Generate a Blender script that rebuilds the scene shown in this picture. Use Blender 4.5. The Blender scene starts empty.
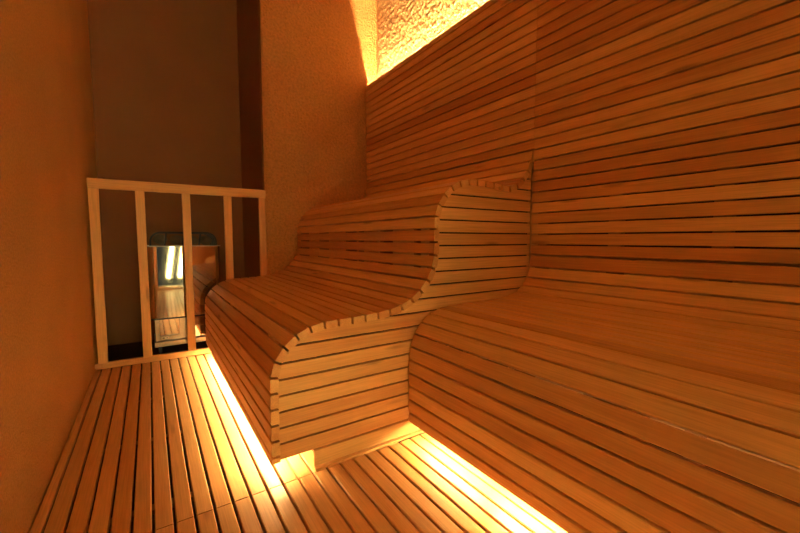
import bpy, bmesh, math, random
from mathutils import Vector, noise
random.seed(7)
S = 0.8                       # metres per measuring unit; the unit is the camera's height
sc = bpy.context.scene
col = sc.collection

def W(x, y, z):               # measuring units (z counted from eye level) to metres (z from the floor)
    return Vector((x*S, y*S, (z+1.0)*S))

# ------------------------------------------------------------------ helpers
def link(name, bm, mat, parent=None, smooth=False):
    me = bpy.data.meshes.new(name)
    bmesh.ops.recalc_face_normals(bm, faces=bm.faces)
    bm.to_mesh(me); bm.free()
    mats = mat if isinstance(mat, (list, tuple)) else [mat]
    for m in mats: me.materials.append(m)
    if smooth:
        for p in me.polygons: p.use_smooth = True
    o = bpy.data.objects.new(name, me)
    col.objects.link(o)
    if parent is not None:
        o.parent = parent
        o.location = -parent.location
        if parent.parent: o.location = (0, 0, 0)
    return o

def thing(name, label, cat, loc, group=None):
    o = bpy.data.objects.new(name, None)
    o.empty_display_size = 0.1
    col.objects.link(o); o.location = loc
    o['label'] = label; o['category'] = cat
    if group: o['group'] = group
    return o

def newbm():
    bm = bmesh.new()
    bm.faces.layers.float.new('tone')
    return bm

def prism(bm, sec, axis, a, b, tone=0.5, mat=0):
    """extrude the 2D section sec along axis from a to b (measuring units)"""
    lay = bm.faces.layers.float['tone']
    def P(q, t):
        u, v = q
        if axis == 'Y': return W(u, t, v)
        if axis == 'X': return W(t, u, v)
        return W(u, v, t)
    n = len(sec)
    va = [bm.verts.new(P(q, a)) for q in sec]
    vb = [bm.verts.new(P(q, b)) for q in sec]
    fs = []
    for i in range(n):
        j = (i+1) % n
        fs.append(bm.faces.new((va[i], va[j], vb[j], vb[i])))
    fs.append(bm.faces.new(va[::-1])); fs.append(bm.faces.new(vb))
    for f in fs:
        f[lay] = tone; f.material_index = mat
    return fs

def cham(u0, u1, v0, v1, c):
    return [(u0+c, v0), (u1-c, v0), (u1, v0+c), (u1, v1-c), (u1-c, v1), (u0+c, v1), (u0, v1-c), (u0, v0+c)]

def box(bm, x0, x1, y0, y1, z0, z1, c=0.002, axis='Y', tone=0.5, mat=0):
    if axis == 'Y': return prism(bm, cham(x0, x1, z0, z1, c), 'Y', y0, y1, tone, mat)
    if axis == 'X': return prism(bm, cham(y0, y1, z0, z1, c), 'X', x0, x1, tone, mat)
    return prism(bm, cham(x0, x1, y0, y1, c), 'Z', z0, z1, tone, mat)

# ------------------------------------------------------------------ materials
def nodes(name):
    m = bpy.data.materials.new(name); m.use_nodes = True
    nt = m.node_tree; nt.nodes.clear()
    out = nt.nodes.new('ShaderNodeOutputMaterial')
    b = nt.nodes.new('ShaderNodeBsdfPrincipled')
    nt.links.new(b.outputs[0], out.inputs[0])
    return m, nt, b

def wood(name, axis, light=(0.84, 0.53, 0.225), dark=(0.58, 0.285, 0.108), rough=0.42):
    m, nt, b = nodes(name)
    N = nt.nodes.new; L = nt.links.new
    tc = N('ShaderNodeTexCoord')
    at = N('ShaderNodeAttribute'); at.attribute_name = 'tone'
    off = N('ShaderNodeVectorMath'); off.operation = 'SCALE'
    off.inputs[0].default_value = (13.7, 9.1, 17.3)
    L(at.outputs['Fac'], off.inputs['Scale'])
    add = N('ShaderNodeVectorMath'); add.operation = 'ADD'
    geo = N('ShaderNodeNewGeometry')
    L(geo.outputs['Position'], add.inputs[0]); L(off.outputs[0], add.inputs[1])
    mp = N('ShaderNodeMapping')
    s = {'X': (1.6, 34, 34), 'Y': (34, 1.6, 34), 'Z': (34, 34, 1.6)}[axis]
    mp.inputs['Scale'].default_value = s
    L(add.outputs[0], mp.inputs['Vector'])
    n1 = N('ShaderNodeTexNoise'); n1.inputs['Scale'].default_value = 1.0
    n1.inputs['Detail'].default_value = 4; n1.inputs['Distortion'].default_value = 0.6
    L(mp.outputs[0], n1.inputs['Vector'])
    mp2 = N('ShaderNodeMapping')
    s2 = {'X': (7, 260, 260), 'Y': (260, 7, 260), 'Z': (260, 260, 7)}[axis]
    mp2.inputs['Scale'].default_value = s2
    L(add.outputs[0], mp2.inputs['Vector'])
    n2 = N('ShaderNodeTexNoise'); n2.inputs['Scale'].default_value = 1.0; n2.inputs['Detail'].default_value = 2
    L(mp2.outputs[0], n2.inputs['Vector'])
    # knots
    mp3 = N('ShaderNodeMapping')
    s3 = {'X': (2.2, 12, 12), 'Y': (12, 2.2, 12), 'Z': (12, 12, 2.2)}[axis]
    mp3.inputs['Scale'].default_value = s3
    L(add.outputs[0], mp3.inputs['Vector'])
    vo = N('ShaderNodeTexVoronoi'); vo.inputs['Scale'].default_value = 1.0
    L(mp3.outputs[0], vo.inputs['Vector'])
    kr = N('ShaderNodeValToRGB')
    kr.color_ramp.elements[0].position = 0.05; kr.color_ramp.elements[0].color = (0.62, 0.62, 0.62, 1)
    kr.color_ramp.elements[1].position = 0.14; kr.color_ramp.elements[1].color = (1, 1, 1, 1)
    L(vo.outputs['Distance'], kr.inputs[0])
    # factor = tone*0.75 + grain
    m1 = N('ShaderNodeMath'); m1.operation = 'MULTIPLY_ADD'; m1.inputs[1].default_value = 0.95; m1.inputs[2].default_value = -0.42
    L(n1.outputs[0], m1.inputs[0])
    m2 = N('ShaderNodeMath'); m2.operation = 'MULTIPLY_ADD'; m2.inputs[1].default_value = 1.0
    L(at.outputs['Fac'], m2.inputs[0]); L(m1.outputs[0], m2.inputs[2])
    mx = N('ShaderNodeMix'); mx.data_type = 'RGBA'; mx.clamp_factor = True
    mx.inputs[6].default_value = (*light, 1); mx.inputs[7].default_value = (*dark, 1)
    L(m2.outputs[0], mx.inputs[0])
    fr = N('ShaderNodeMapRange'); fr.inputs[1].default_value = 0.3; fr.inputs[2].default_value = 0.7
    fr.inputs[3].default_value = 0.86; fr.inputs[4].default_value = 1.06
    L(n2.outputs[0], fr.inputs[0])
    v1 = N('ShaderNodeVectorMath'); v1.operation = 'SCALE'
    L(mx.outputs[2], v1.inputs[0]); L(fr.outputs[0], v1.inputs['Scale'])
    v2 = N('ShaderNodeVectorMath'); v2.operation = 'MULTIPLY'
    L(v1.outputs[0], v2.inputs[0]); L(kr.outputs[0], v2.inputs[1])
    L(v2.outputs[0], b.inputs['Base Color'])
    b.inputs['Roughness'].default_value = rough
    b.inputs['Specular IOR Level'].default_value = 0.35
    bp = N('ShaderNodeBump'); bp.inputs['Strength'].default_value = 0.12; bp.inputs['Distance'].default_value = 0.001
    L(n2.outputs[0], bp.inputs['Height']); L(bp.outputs[0], b.inputs['Normal'])
    return m

def plaster(name, color, scale, strength, dist, rough=0.85, var=0.12, relief_shade=0.0):
    m, nt, b = nodes(name)
    N = nt.nodes.new; L = nt.links.new
    geo = N('ShaderNodeNewGeometry')
    n1 = N('ShaderNodeTexNoise'); n1.inputs['Scale'].default_value = scale; n1.inputs['Detail'].default_value = 5
    n1.inputs['Roughness'].default_value = 0.62
    n2 = N('ShaderNodeTexNoise'); n2.inputs['Scale'].default_value = 3.0; n2.inputs['Detail'].default_value = 3
    L(geo.outputs['Position'], n1.inputs['Vector']); L(geo.outputs['Position'], n2.inputs['Vector'])
    mr = N('ShaderNodeMapRange'); mr.inputs[1].default_value = 0.3; mr.inputs[2].default_value = 0.7
    mr.inputs[3].default_value = 1-var; mr.inputs[4].default_value = 1+var*0.5
    L(n2.outputs[0], mr.inputs[0])
    v = N('ShaderNodeVectorMath'); v.operation = 'SCALE'; v.inputs[0].default_value = color
    L(mr.outputs[0], v.inputs['Scale'])
    sp = N('ShaderNodeMapRange'); sp.inputs[1].default_value = 0.35; sp.inputs[2].default_value = 0.65  # shade of the plaster relief put into the colour: pits darker, bumps lighter
    sp.inputs[3].default_value = 1-relief_shade; sp.inputs[4].default_value = 1+relief_shade*0.6
    L(n1.outputs[0], sp.inputs[0])
    v3 = N('ShaderNodeVectorMath'); v3.operation = 'SCALE'
    L(v.outputs[0], v3.inputs[0]); L(sp.outputs[0], v3.inputs['Scale']); L(v3.outputs[0], b.inputs['Base Color'])
    b.inputs['Roughness'].default_value = rough
    b.inputs['Specular IOR Level'].default_value = 0.2
    bp = N('ShaderNodeBump'); bp.inputs['Strength'].default_value = strength; bp.inputs['Distance'].default_value = dist
    L(n1.outputs[0], bp.inputs['Height']); L(bp.outputs[0], b.inputs['Normal'])
    return m

def plain(name, color, rough=0.5, metal=0.0, var=0.08, scale=8.0):
    m, nt, b = nodes(name)
    N = nt.nodes.new; L = nt.links.new
    geo = N('ShaderNodeNewGeometry')
    n2 = N('ShaderNodeTexNoise'); n2.inputs['Scale'].default_value = scale; n2.inputs['Detail'].default_value = 4
    L(geo.outputs['Position'], n2.inputs['Vector'])
    mr = N('ShaderNodeMapRange'); mr.inputs[1].default_value = 0.3; mr.inputs[2].default_value = 0.7
    mr.inputs[3].default_value = 1-var; mr.inputs[4].default_value = 1+var
    L(n2.outputs[0], mr.inputs[0])
    v = N('ShaderNodeVectorMath'); v.operation = 'SCALE'; v.inputs[0].default_value = color
    L(mr.outputs[0], v.inputs['Scale']); L(v.outputs[0], b.inputs['Base Color'])
    b.inputs['Roughness'].default_value = rough
    b.inputs['Metallic'].default_value = metal
    return m

def emit(name, color, strength):
    m = bpy.data.materials.new(name); m.use_nodes = True
    nt = m.node_tree; nt.nodes.clear()
    out = nt.nodes.new('ShaderNodeOutputMaterial'); e = nt.nodes.new('ShaderNodeEmission')
    e.inputs[0].default_value = (*color, 1); e.inputs[1].default_value = strength
    nt.links.new(e.outputs[0], out.inputs[0])
    return m

LED = (1.0, 0.63, 0.235)
M_WY = wood('slat_wood_lengthwise', 'Y')
M_WX = wood('slat_wood_crosswise', 'X')
M_WZ = wood('post_wood_upright', 'Z')
M_FLOOR = wood('duckboard_wood', 'Y', (0.74, 0.44, 0.19), (0.60, 0.30, 0.11), 0.40)
M_STUD = plain('rough_stud_wood', (0.35, 0.20, 0.10), 0.8)
M_PLA = plaster('fine_plaster', (0.80, 0.43, 0.175), 130, 1.0, 0.02, var=0.05, relief_shade=0.12)
M_PLB = plaster('orange_peel_plaster', (0.80, 0.43, 0.175), 58, 1.0, 0.05, var=0.05, relief_shade=0.14)
M_COVE = plaster('coarse_plaster', (0.66, 0.44, 0.25), 130, 0.6, 0.006)
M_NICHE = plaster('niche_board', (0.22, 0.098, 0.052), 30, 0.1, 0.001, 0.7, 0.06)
M_CEIL = plaster('ceiling_plaster', (0.62, 0.38, 0.19), 150, 0.3, 0.003)
M_DARK = plain('dark_subfloor', (0.05, 0.032, 0.02), 0.8)
M_VOID = plain('black_membrane', (0.012, 0.010, 0.010), 0.9)
M_STEEL = plain('polished_steel', (0.70, 0.68, 0.66), 0.045, 1.0, 0.03)
M_BRUSH = plain('brushed_steel', (0.45, 0.42, 0.40), 0.28, 1.0, 0.06)
M_BLACK = plain('dark_blue_black_steel', (0.015, 0.022, 0.045), 0.40, 0.3)
M_STONE = plaster('sauna_rock', (0.17, 0.135, 0.11), 40, 0.7, 0.006, 0.85, 0.3)
M_LABEL = plain('label_plate', (0.75, 0.73, 0.68), 0.4)
M_LABELB = plain('label_print', (0.05, 0.05, 0.06), 0.5)
M_BROWN = plain('brown_junction_box', (0.30, 0.15, 0.07), 0.5)
E_LOW = emit('led_under_bench', LED, 270.0)
E_UP = emit('led_cove', LED, 1050.0)

# ------------------------------------------------------------------ room shell
FRONT = -1.15
CEIL = 2.75
def struct(name, bm, mat):
    o = link(name, bm, mat); o['kind'] = 'structure'; return o
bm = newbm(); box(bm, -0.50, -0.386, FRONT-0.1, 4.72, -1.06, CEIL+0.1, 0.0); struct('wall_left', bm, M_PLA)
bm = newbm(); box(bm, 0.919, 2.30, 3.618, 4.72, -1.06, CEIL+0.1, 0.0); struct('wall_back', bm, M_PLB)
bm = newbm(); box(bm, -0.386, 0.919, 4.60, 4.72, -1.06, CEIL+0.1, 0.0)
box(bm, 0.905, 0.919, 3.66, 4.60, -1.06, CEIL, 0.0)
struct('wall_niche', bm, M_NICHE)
bm = newbm()
def rough_wall(bm, x, y0, y1, z0, z1, step, amp):
    ny = int((y1-y0)/step); nz = int((z1-z0)/step)
    g = []
    for i in range(ny+1):
        row = []
        for j in range(nz+1):
            y = y0+(y1-y0)*i/ny; z = z0+(z1-z0)*j/nz
            p = Vector((3.1, y*S, z*S))
            d = noise.noise(p*34)*0.6+noise.noise(p*75)*0.45+noise.noise(p*150)*0.15
            e = min(1, (y-y0)/.03, (y1-y)/.03, (z1-z)/.03, (z-z0)/.03)
            row.append(bm.verts.new(W(x-amp*(d+.3)*e, y, z)))
        g.append(row)
    for i in range(ny):
        for j in range(nz):
            bm.faces.new((g[i][j], g[i+1][j], g[i+1][j+1], g[i][j+1]))
    # sides and back
    b = [bm.verts.new(W(x+.18, yy, zz)) for yy, zz in ((y0, z0), (y1, z0), (y1, z1), (y0, z1))]
    bm.faces.new(b)
    bm.faces.new([g[i][0] for i in range(ny+1)][::-1]+[b[0], b[1]])
    bm.faces.new([g[i][nz] for i in range(ny+1)]+[b[2], b[3]])
    bm.faces.new([g[0][j] for j in range(nz+1)]+[b[3], b[0]])
    bm.faces.new([g[ny][j] for j in range(nz+1)][::-1]+[b[1], b[2]])
rough_wall(bm, 2.121, 1.3, 3.617, 1.49, 2.72, .0085, .009)
box(bm, 2.121, 2.30, FRONT-0.1, 3.617, -1.06, 1.489, 0.0)
box(bm, 2.121, 2.30, FRONT-0.1, 1.299, 1.4895, 2.721, 0.0)
box(bm, 2.121, 2.30, FRONT-0.1, 3.617, 2.7215, CEIL+0.1, 0.0)
struct('wall_right', bm, M_COVE)
bm = newbm(); box(bm, -0.386, 2.12, FRONT-0.1, 4.60, CEIL, CEIL+0.1, 0.0); struct('ceiling', bm, M_CEIL)
bm = newbm(); box(bm, -0.386, 2.12, FRONT-0.1, 4.60, -1.12, -1.045, 0.0); struct('floor', bm, M_DARK)
# front wall, behind the camera, with a door opening
DX0, DX1, DZ1 = -0.24, 0.74, 1.55
bm = newbm()
box(bm, -0.386, DX0, FRONT-0.1, FRONT, -1.045, CEIL, 0.0)
box(bm, DX1, 2.12, FRONT-0.1, FRONT, -1.045, CEIL, 0.0)
box(bm, DX0, DX1, FRONT-0.1, FRONT, DZ1, CEIL, 0.0)
box(bm, DX0, DX1, FRONT-0.1, FRONT, -1.045, -0.995, 0.0)
struct('wall_front', bm, M_PLA)
# glass door
mg, ntg, bg = nodes('door_glass')
bg.inputs['Base Color'].default_value = (0.95, 0.97, 0.96, 1)
bg.inputs['Roughness'].default_value = 0.02
bg.inputs['Transmission Weight'].default_value = 1.0
bg.inputs['IOR'].default_value = 1.1
bm = newbm(); box(bm, DX0+0.05, DX1-0.05, FRONT-0.06, FRONT-0.05, -0.94, DZ1-0.05, 0.0)
struct('door_1', bm, mg)
bm = newbm()
box(bm, DX0, DX0+0.05, FRONT-0.09, FRONT-0.01, -0.995, DZ1, 0.004, 'Z')
box(bm, DX1-0.05, DX1, FRONT-0.09, FRONT-0.01, -0.995, DZ1, 0.004, 'Z')
box(bm, DX0+0.05, DX1-0.05, FRONT-0.09, FRONT-0.01, DZ1-0.05, DZ1, 0.004, 'X')
box(bm, DX0+0.05, DX1-0.05, FRONT-0.09, FRONT-0.01, -0.995, -0.94, 0.004, 'X')
struct('trim_1', bm, M_WZ)

# ------------------------------------------------------------------ duckboard floor
PITCH = 0.0635
def duckboard(label, y0, y1, k0, k1, xr):
    t = thing('duckboard', label, 'floor grating', W(0, (y0+y1)/2, -1.045), 'wooden duckboards on the floor')
    bm = newbm()
    for k in range(k0, k1):
        x0 = -0.028 + k*PITCH; x1 = x0 + PITCH
        x0 = max(x0, -0.381); x1 = min(x1, xr)
        if x1 - x0 < 0.02: continue
        g = 0.0042
        box(bm, x0+(g if x0 > -0.38 else 0), x1-g, y0, y1, -1.026, -1.0, 0.003, 'Y', random.random())
    link('slats', bm, M_FLOOR, t)
    n = 4
    for i in range(n):
        y = y0 + 0.18 + (y1-y0-0.36)*i/(n-1)
        bm = newbm(); box(bm, -0.38, xr-0.01, y-0.02, y+0.02, -1.0445, -1.0265, 0.001, 'X')
        link('bearer', bm, M_STUD, t)
    return t
duckboard('long rear duckboard of narrow wooden slats running to the heater guard rail', 1.4835, 3.612, -6, 16, 1.95)
duckboard('near duckboard between the stepped bench end and the low curved bench', FRONT+0.01, 1.4795, -6, 23, 1.40)

# ------------------------------------------------------------------ bench profiles
def catmull(pts, n=8):
    out = []
    P = [pts[0]] + pts + [pts[-1]]
    for i in range(1, len(P)-2):
        for j in range(n):
            t = j/n
            q = []
            for c in (0, 1):
                a, b, d, e = P[i-1][c], P[i][c], P[i+1][c], P[i+2][c]
                q.append(0.5*((2*b)+(-a+d)*t+(2*a-5*b+4*d-e)*t*t+(-a+3*b-3*d+e)*t**3))
            out.append(tuple(q))
    out.append(pts[-1])
    return out

def resample(pts, pitch, first=None):
    acc = [0]
    for i in range(1, len(pts)):
        acc.append(acc[-1]+math.dist(pts[i], pts[i-1]))
    if first is None:
        n = max(1, round(acc[-1]/pitch)); st = acc[-1]/n
        marks = [k*st for k in range(n+1)]
    else:                                 # a narrow slat at the bottom, a remainder at the top
        marks = [0, first]
        while marks[-1]+pitch*1.5 < acc[-1]: marks.append(marks[-1]+pitch)
        marks.append(acc[-1])
    out = []; j = 0
    for s in marks:
        s = min(s, acc[-1])
        while j < len(acc)-2 and acc[j+1] < s: j += 1
        t = (s-acc[j])/max(1e-9, acc[j+1]-acc[j])
        out.append((pts[j][0]+(pts[j+1][0]-pts[j][0])*t, pts[j][1]+(pts[j+1][1]-pts[j][1])*t))
    return out

def offset(pts, d):
    """shift the open polyline to its right-hand side (into the bench) by d, mitred"""
    out = []
    n = len(pts)
    for i in range(n):
        ns = []
        if i > 0:
            a, b = pts[i-1], pts[i]; l = math.dist(a, b); ns.append(((b[1]-a[1])/l, -(b[0]-a[0])/l))
        if i < n-1:
            a, b = pts[i], pts[i+1]; l = math.dist(a, b); ns.append(((b[1]-a[1])/l, -(b[0]-a[0])/l))
        nx = sum(q[0] for q in ns); nz = sum(q[1] for q in ns); l = math.hypot(nx, nz); nx /= l; nz /= l
        c = nx*ns[0][0]+nz*ns[0][1]
        out.append((pts[i][0]+nx*d/max(c, .7), pts[i][1]+nz*d/max(c, .7)))
    return out

UP = [(.377,-.912),(.376,-.80),(.376,-.68),(.376,-.57),(.385,-.51),(.410,-.46),(.450,-.415),(.500,-.381),(.56,-.359),(.625,-.350),(.70,-.348),
      (.80,-.345),(.90,-.338),(.97,-.327),(1.03,-.308),(1.09,-.273),(1.14,-.228),(1.178,-.172),(1.200,-.112),(1.206,-.05),(1.206,.02),
      (1.206,.08),(1.211,.13),(1.230,.18),(1.262,.228),(1.305,.270),(1.36,.303),(1.42,.320),(1.49,.326),(1.57,.325),(1.66,.318),(1.73,.311),
      (1.785,.312),(1.832,.330),(1.877,.362),(1.915,.405),(1.948,.455),(1.968,.50),(1.977,.548)]
LOW = [(1.046,-.917),(1.046,-.80),(1.046,-.70),(1.046,-.60),(1.050,-.55),(1.066,-.50),(1.092,-.45),(1.130,-.408),(1.18,-.376),(1.24,-.357),
       (1.32,-.349),(1.45,-.348),(1.60,-.346),(1.71,-.342),(1.78,-.331),(1.842,-.316),(1.898,-.285),(1.942,-.240),(1.970,-.175),(1.983,-.098)]
TH = 0.033
def slat_surface(bm, prof, y0, y1, pitch, gap, first, th=TH):
    pr = resample(catmull(prof), pitch, first)
    inn = offset(pr, th)
    for i in range(len(pr)-1):
        a, b = Vector(pr[i]), Vector(pr[i+1]); c, d = Vector(inn[i]), Vector(inn[i+1])
        g = gap/2
        u = (b-a).normalized(); w = (d-c).normalized()
        a2, b2 = a+u*g, b-u*g
        # keep the inner face parallel, trimmed where the curve closes up
        nrm = Vector((u.y, -u.x))
        la, lb = a2+nrm*th, b2-u*0+nrm*th
        ci, di = c+w*g, d-w*g
        # use the narrower of the square cut and the mitre
        sa = max((ci-a).dot(u), (a2-a).dot(u)); sb = min((di-a).dot(u), (b2-a).dot(u))
        p3 = a+u*sb+nrm*th; p4 = a+u*sa+nrm*th
        ch = 0.0028
        sec = [a2+u*ch, b2-u*ch, b2+nrm*ch, p3, p4, a2+nrm*ch]
        prism(bm, [tuple(q) for q in sec], 'Y', y0, y1, random.random())
    return pr

def clip(poly, z, keep_above):
    out = []
    n = len(poly)
    for i in range(n):
        a, b = poly[i], poly[(i+1) % n]
        ia = (a[1] >= z) == keep_above; ib = (b[1] >= z) == keep_above
        if ia: out.append(a)
        if ia != ib:
            t = (z-a[1])/(b[1]-a[1]); out.append((a[0]+(b[0]-a[0])*t, z))
    return out

def rib(parent, pr, y, w, xpost, x1):
    """cut timber frame that carries the slats"""
    o1 = offset(pr, TH+0.0015); o2 = offset(pr, TH+0.055)
    # drop points of the inner line that fold back
    bm = newbm()
    lay = bm.faces.layers.float['tone']
    fr = []
    rows = []
    for q1, q2 in zip(o1, o2):
        rows.append([bm.verts.new(W(q1[0], y-w/2, q1[1])), bm.verts.new(W(q2[0], y-w/2, q2[1])),
                     bm.verts.new(W(q2[0], y+w/2, q2[1])), bm.verts.new(W(q1[0], y+w/2, q1[1]))])
    for r, s in zip(rows, rows[1:]):
        for i in range(4):
            j = (i+1) % 4
            bm.faces.new((r[i], r[j], s[j], s[i]))
    bm.faces.new(rows[0]); bm.faces.new(rows[-1][::-1])
    for xp, zt in xpost:
        box(bm, xp-0.02, xp+0.02, y-w/2, y+w/2, -1.0, zt, 0.001, 'Z')
    return link('support_frame', bm, M_STUD, parent)

# ---- stepped two-level bench
Y0, Y1 = 1.487, 3.612
bench = thing('stepped_bench', 'tall two-level wavy bench of horizontal wooden slats with an S-shaped end, against the back wall', 'bench', W(1.15, 2.57, -1.0))
bm = newbm()
# in front of the niche the lower step ends at the guard rail; the rest runs to the plaster wall
pr_up = slat_surface(bm, UP, Y0, Y1, 0.0662, 0.0098, 0.030)
link('slatted_seat', bm, M_WY, bench)

inner = offset(resample(catmull(UP), 0.02), TH-0.001)
poly = inner + [(1.982, inner[-1][1]), (1.982, -.906), (inner[0][0], -.906)]
bm = newbm()
GZ = -0.100; GP = 0.0672
for k in range(-13, 10):
    z0 = GZ+k*GP+0.0042; z1 = GZ+(k+1)*GP-0.0042
    if k == -13: continue
    if k == -12: z0 = -.905
    q = clip(clip(poly, z0, True), z1, False)
    if len(q) < 3: continue
    # split lobes that are joined only by a degenerate edge
    dd = []
    for p_ in q:
        if not dd or math.dist(dd[-1], p_) > 1e-5: dd.append(p_)
    prism(bm, dd, 'Y', 1.499, 1.515, random.random()*0.8)
link('end_panel', bm, M_WX, bench)
bm = newbm()
bk = offset(resample(catmull(UP), 0.02), TH+0.004)
prism(bm, [bk[0]]+bk[1:]+[(1.978, bk[-1][1]), (1.978, -.90), (bk[0][0], -.90)], 'Y', 1.516, 1.523)
link('end_backing', bm, M_VOID, bench)
bm = newbm()
box(bm, 0.556, 1.96, 1.496, 1.513, -.983, -.913, 0.002, 'X', 0.15)
box(bm, 0.560, 1.96, 1.486, 1.512, -1.0, -.990, 0.001, 'X', 0.3)
link('toe_board', bm, M_WX, bench)
for y in (1.548, 2.06, 2.57, 3.10, 3.585):
    rib(bench, pr_up, y, 0.045, [(0.62, -.44), (1.29, .17), (1.90, .28)], 0)
bm = newbm(); box(bm, 0.420, 0.452, 1.50, 3.60, -.896, -.880, 0.001); link('light_channel', bm, M_STUD, bench)
bm = newbm(); box(bm, 0.428, 0.444, 1.50, 3.60, -.901, -.8965, 0.0005)
link('led_strip', bm, E_LOW, bench)['label'] = 'glowing warm white light strip'

# ---- lower bench
low = thing('curved_bench', 'low curved bench of long wooden slats sweeping up into a backrest at right', 'bench', W(1.5, 0.2, -1.0))
LY0, LY1 = FRONT+0.004, 1.4845
bm = newbm()
pr_lo = slat_surface(bm, LOW, LY0, LY1, 0.0672, 0.0082, 0.052)
link('slatted_seat', bm, M_WY, low)
for y in (1.44, 1.00, 0.56, 0.12, -0.32, -0.76):
    rib(low, pr_lo, y, 0.065, [(1.32, -.44), (1.85, -.40)], 0)
bm = newbm(); box(bm, 1.090, 1.122, FRONT+0.02, 1.475, -.902, -.886, 0.001); link('light_channel', bm, M_STUD, low)
bm = newbm(); box(bm, 1.098, 1.114, FRONT+0.02, 1.475, -.907, -.9025, 0.0005)
link('led_strip', bm, E_LOW, low)['label'] = 'glowing warm white light strip'

# ------------------------------------------------------------------ slatted wall panels
WG = -0.098; WP = 0.0645; WXF = 1.984
def wall_panel(label, y0, y1, zstart, studs):
    t = thing('slatted_wall_panel', label, 'wall panelling', W(2.0, (y0+y1)/2, zstart), 'slatted panels on the right wall')
    bm = newbm()
    k = 0
    while True:
        z0 = WG+k*WP; z1 = z0+WP; k += 1
        if z1 <= zstart+0.01: continue
        z0 = max(z0, zstart)
        if z0 >= 1.60: break
        last = z1 > 1.60
        if last: z1 = 1.626
        prism(bm, cham(WXF, WXF+0.028, z0+0.0038, z1-0.0038, 0.002), 'Y', y0+0.0002, y1-0.0002, random.random())
    link('slats', bm, M_WY, t)
    for y in studs:
        bm = newbm(); box(bm, WXF+0.0285, WXF+0.07, y-0.033, y+0.033, zstart+0.12 if zstart > 0 else zstart+0.02, 1.46, 0.001, 'Z')
        link('stud', bm, M_STUD, t)
    bm = newbm(); box(bm, 2.050, 2.062, y0, y1, zstart+0.05, 1.46, 0.0)
    link('membrane', bm, M_VOID, t)
    bm = newbm()
    box(bm, WXF+0.0285, 2.119, y0+0.001, y1-0.001, 1.465, 1.48, 0.001)
    box(bm, WXF+0.0285, WXF+0.036, y0+0.001, y1-0.001, 1.4805, 1.618, 0.001)
    link('cove_ledge', bm, M_STUD, t)
    return t
wall_panel('slatted wooden wall panel above the stepped bench, its top edge below the glowing cove', 1.4875, 3.616, 0.552, (1.56, 2.06, 2.57, 3.10, 3.57))
wall_panel('slatted wooden wall panel rising behind the low curved bench at the right', FRONT+0.002, 1.4865, -0.094, (1.43, 1.00, 0.56, 0.12, -0.32, -0.76))
led = thing('cove_light', 'warm glowing light strip hidden behind the top edge of the slatted wall', 'light', W(2.05, 2.1, 1.48))
bm = newbm(); box(bm, 2.040, 2.060, 0.68, 3.60, 1.4805, 1.486, 0.001); link('channel', bm, M_BRUSH, led)
bm = newbm(); box(bm, 2.043, 2.057, 0.70, 3.595, 1.4865, 1.490, 0.001); link('diffuser', bm, E_UP, led)

# ------------------------------------------------------------------ heater guard rail
g = thing('guard_rail', 'wooden guard rail of five upright posts standing in front of the steel heater', 'fence', W(0.27, 3.63, -1.0))
FY = 3.614
bm = newbm(); box(bm, -.366, .9165, FY, FY+.036, .381, .456, 0.004, 'X', 0.35); link('top_rail', bm, M_WX, g)
bm = newbm(); box(bm, -.384, .9165, FY, FY+.040, -1.0, -.953, 0.003, 'X', 0.45); link('bottom_rail', bm, M_WX, g)
for a, b in ((-.364,-.302),(-.078,-.016),(.240,.300),(.560,.622),(.854,.9145)):
    bm = newbm(); box(bm, a, b, FY+.002, FY+.034, -.9525, .3805, 0.003, 'Z', random.random()*.6)
    link('post', bm, M_WZ, g)

# ------------------------------------------------------------------ heater
h = thing('sauna_heater', 'polished steel electric sauna heater with a dark stone basket, in the niche behind the rail', 'heater', W(0.27, 3.92, -1.045))
HX0, HX1, HY0, HY1 = -0.012, 0.535, 3.76, 4.16
HC = (HX0+HX1)/2
# outer shell: slightly bowed polished front with folded edges
bm = newbm()
lay = bm.faces.layers.float['tone']
def shellsec(inset):
    pts = []
    n = 26
    for i in range(n+1):
        u = i/n
        x = HX0+inset+(HX1-HX0-2*inset)*u
        s = abs(2*u-1)
        y = HY0+inset+0.020*max(0, (s-.90)/.10)**1.6+0.004*s**2
        pts.append((x, y))
    pts += [(HX1-inset, HY1-inset), (HX0+inset, HY1-inset)]
    return pts
o_ = shellsec(0.0); i_ = shellsec(0.012)
for (z0, z1) in ((-.675, -.062),):
    n = len(o_)
    V = [[bm.verts.new(W(q[0], q[1], z)) for q in ring] for ring, z in ((o_, z0), (o_, z1), (i_, z1), (i_, z0))]
    for r in range(4):
        s = (r+1) % 4
        for i in range(n):
            j = (i+1) % n
            bm.faces.new((V[r][i], V[r][j], V[s][j], V[s][i]))
for e in bm.edges:
    if abs(e.verts[0].co.z-e.verts[1].co.z) < 1e-4: e.smooth = False
fp = link('outer_shell', bm, M_STEEL, h)
for p in fp.data.polygons:
    p.use_smooth = abs(p.normal.z) < 0.5
# rim
bm = newbm()
box(bm, HX0-.004, HX1+.004, HY0-.004, HY0+.010, -.062, -.054, 0.001, 'X')
box(bm, HX0-.004, HX0+.008, HY0+.010, HY1, -.062, -.054, 0.001, 'Y')
box(bm, HX1-.008, HX1+.004, HY0+.010, HY1, -.062, -.054, 0.001, 'Y')
link('rim', bm, M_BRUSH, h)
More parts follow.
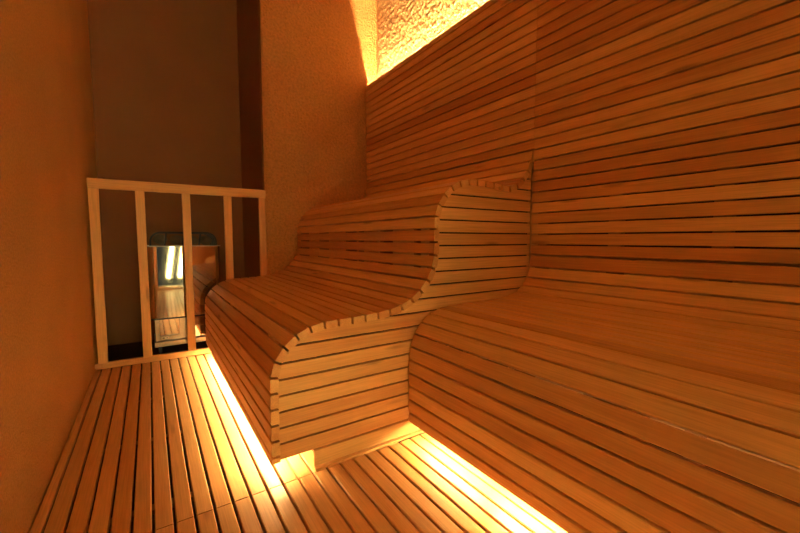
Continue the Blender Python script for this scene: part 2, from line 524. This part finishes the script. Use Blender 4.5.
# lower body
bm = newbm()
box(bm, .012, .50, HY0+.045, HY1-.03, -.880, -.6755, 0.004, 'Z'); link('lower_body', bm, M_STEEL, h)
bm = newbm(); box(bm, HX0+.004, HX1-.004, HY0+.012, HY0+.028, -.690, -.676, 0.001, 'X'); link('lip', bm, M_BLACK, h)
bm = newbm()
box(bm, .012, .045, HY0+.028, HY0+.044, -.876, -.678, 0.003, 'Z')
box(bm, .190, .262, HY0+.028, HY0+.044, -.876, -.678, 0.003, 'Z')
box(bm, .044, .191, HY0+.028, HY0+.044, -.876, -.835, 0.003, 'X')
link('door_frame', bm, M_BRUSH, h)
bm = newbm(); box(bm, .46, .50, HY0+.028, HY0+.044, -.876, -.678, 0.003, 'Z'); link('side_strip', bm, M_BRUSH, h)
bm = newbm(); box(bm, .004, .51, HY0+.006, HY1-.02, -.925, -.8805, 0.005, 'X'); link('drip_tray', bm, M_BRUSH, h)
bm = newbm(); box(bm, .055, .110, HY0+.0255, HY0+.0275, -.866, -.842, 0.001, 'X')
pl_ = link('rating_plate', bm, M_LABEL, h); pl_['label'] = 'small pale plate'
bm = newbm()
box(bm, .062, .078, HY0+.0245, HY0+.0254, -.859, -.849, 0.0, 'X'); box(bm, .090, .103, HY0+.0245, HY0+.0254, -.856, -.852, 0.0, 'X')
q_ = link('print', bm, M_LABELB, pl_); q_.location = (0, 0, 0)
bm = newbm(); box(bm, .305, .345, HY0+.012, HY0+.044, -.765, -.695, 0.004, 'Z'); jb = link('control_box', bm, M_BROWN, h)
for x in (.03, .46):
    for y in (HY0+.06, HY1-.07):
        bm = newbm(); box(bm, x, x+.03, y, y+.03, -1.0445, -.9255, 0.003, 'Z', 0.5); link('leg', bm, M_BLACK, h)
# stone basket: dark end plates, hoops and bars
bm = newbm()
def hoop(bm, y, w, x0, x1, z0, z1, r, t):
    path = [(x0, z0)]
    n = 7
    for i in range(n+1):
        a = math.pi - i/n*math.pi/2
        path.append((x0+r+r*math.cos(a), z1-r+r*math.sin(a)))
    for i in range(n+1):
        a = math.pi/2 - i/n*math.pi/2
        path.append((x1-r+r*math.cos(a), z1-r+r*math.sin(a)))
    path.append((x1, z0))
    ins = offset(path, t)
    rows = [[bm.verts.new(W(a[0], y, a[1])), bm.verts.new(W(b[0], y, b[1])), bm.verts.new(W(b[0], y+w, b[1])), bm.verts.new(W(a[0], y+w, a[1]))] for a, b in zip(path, ins)]
    for r_, s_ in zip(rows, rows[1:]):
        for i in range(4):
            j = (i+1) % 4; bm.faces.new((r_[i], r_[j], s_[j], s_[i]))
    bm.faces.new(rows[0]); bm.faces.new(rows[-1][::-1])
for k in range(4):
    hoop(bm, HY0+.012+k*.118, .014, HX0+.012, HX1-.022, -.058, .066, .085, .014)
for x in (HX0+.10, HC-.010, HX1-.125):
    box(bm, x, x+.016, HY0+.027, HY1-.02, .054, .066, 0.001, 'Y')
for x in (.10, .235, .36):
    prism(bm, [(x, -.058), (x+.014, -.058), (x+.030, .055), (x+.016, .055)], 'Y', HY0+.013, HY0+.021, 0.5)
link('stone_basket', bm, M_BLACK, h)
bm = newbm(); box(bm, HX0+.02, HX1-.02, HY0+.03, HY1-.02, -.074, -.068, 0.0); link('basket_floor', bm, M_BLACK, h)

def stone(seed, c, r):
    bm = bmesh.new(); bm.faces.layers.float.new('tone')
    bmesh.ops.create_icosphere(bm, subdivisions=3, radius=1.0)
    rnd = random.Random(seed)
    sx, sy, sz = r*rnd.uniform(.9, 1.2), r*rnd.uniform(.85, 1.1), r*rnd.uniform(.7, .95)
    off = Vector((seed*3.1, seed*1.7, seed*.9))
    for v in bm.verts:
        d = 1+0.32*noise.noise(v.co*1.1+off)+0.10*noise.noise(v.co*3+off)
        for ax in ((.6, .5, .62), (-.7, .4, .58), (.1, -.8, .59), (-.3, -.5, -.8), (.9, -.1, -.3)):   # broken facets
            a = Vector(ax).normalized(); q = v.co.normalized().dot(a)
            if q*d > .80: d = .80/q
        v.co = Vector((v.co.x*sx, v.co.y*sy, v.co.z*sz))*d*S
    o = link('sauna_stone', bm, M_STONE)
    o.location = W(*c)
    o.rotation_euler = (0, 0, rnd.uniform(0, 6))
    o['label'] = 'rough grey-brown stone in the dark basket on top of the steel heater'
    o['category'] = 'stone'; o['group'] = 'stones in the heater basket'
    return o
sd = 1
for j, y in enumerate((HY0+.085, HY0+.205, HY0+.32)):
    for i, x in enumerate((.085, .205, .325, .44)):
        stone(sd, (x+random.uniform(-.008, .008), y, -.005+random.uniform(-.006, .008)), .049); sd += 1

# ------------------------------------------------------------------ lights
for i, (x, hgt) in enumerate(((0.24, 0.70), (0.60, 0.70))):
    ld = bpy.data.lights.new('vestibule_lamp', 'AREA'); ld.shape = 'RECTANGLE'; ld.size = 0.09; ld.size_y = hgt
    ld.energy = 320.0; ld.color = (1.0, 0.77, 0.26)
    lo = bpy.data.objects.new('vestibule_lamp', ld); col.objects.link(lo)
    lo.location = W(x, -3.1, -0.50); lo.rotation_euler = (math.radians(90), math.radians(12), 0)

w = bpy.data.worlds.new('world'); sc.world = w; w.use_nodes = True
w.node_tree.nodes['Background'].inputs[0].default_value = (0.05, 0.055, 0.05, 1)
w.node_tree.nodes['Background'].inputs[1].default_value = 0.3

# ------------------------------------------------------------------ camera
cd = bpy.data.cameras.new('camera'); cam = bpy.data.objects.new('camera', cd); col.objects.link(cam)
cd.sensor_width = 36.0; cd.lens = 373.7/800*36.0; cd.clip_start = 0.01
cam.location = W(0, 0, 0)
cam.rotation_euler = (math.radians(90)-0.07255, 0, -0.590)
sc.camera = cam
sc.view_settings.view_transform = 'Standard'
sc.view_settings.look = 'None'
sc.view_settings.exposure = 0.42
sc.view_settings.gamma = 1.0
sc.view_settings.use_curve_mapping = False
sc.cycles.max_bounces = 14
sc.cycles.diffuse_bounces = 10
sc.cycles.glossy_bounces = 6
sc.cycles.use_denoising = True
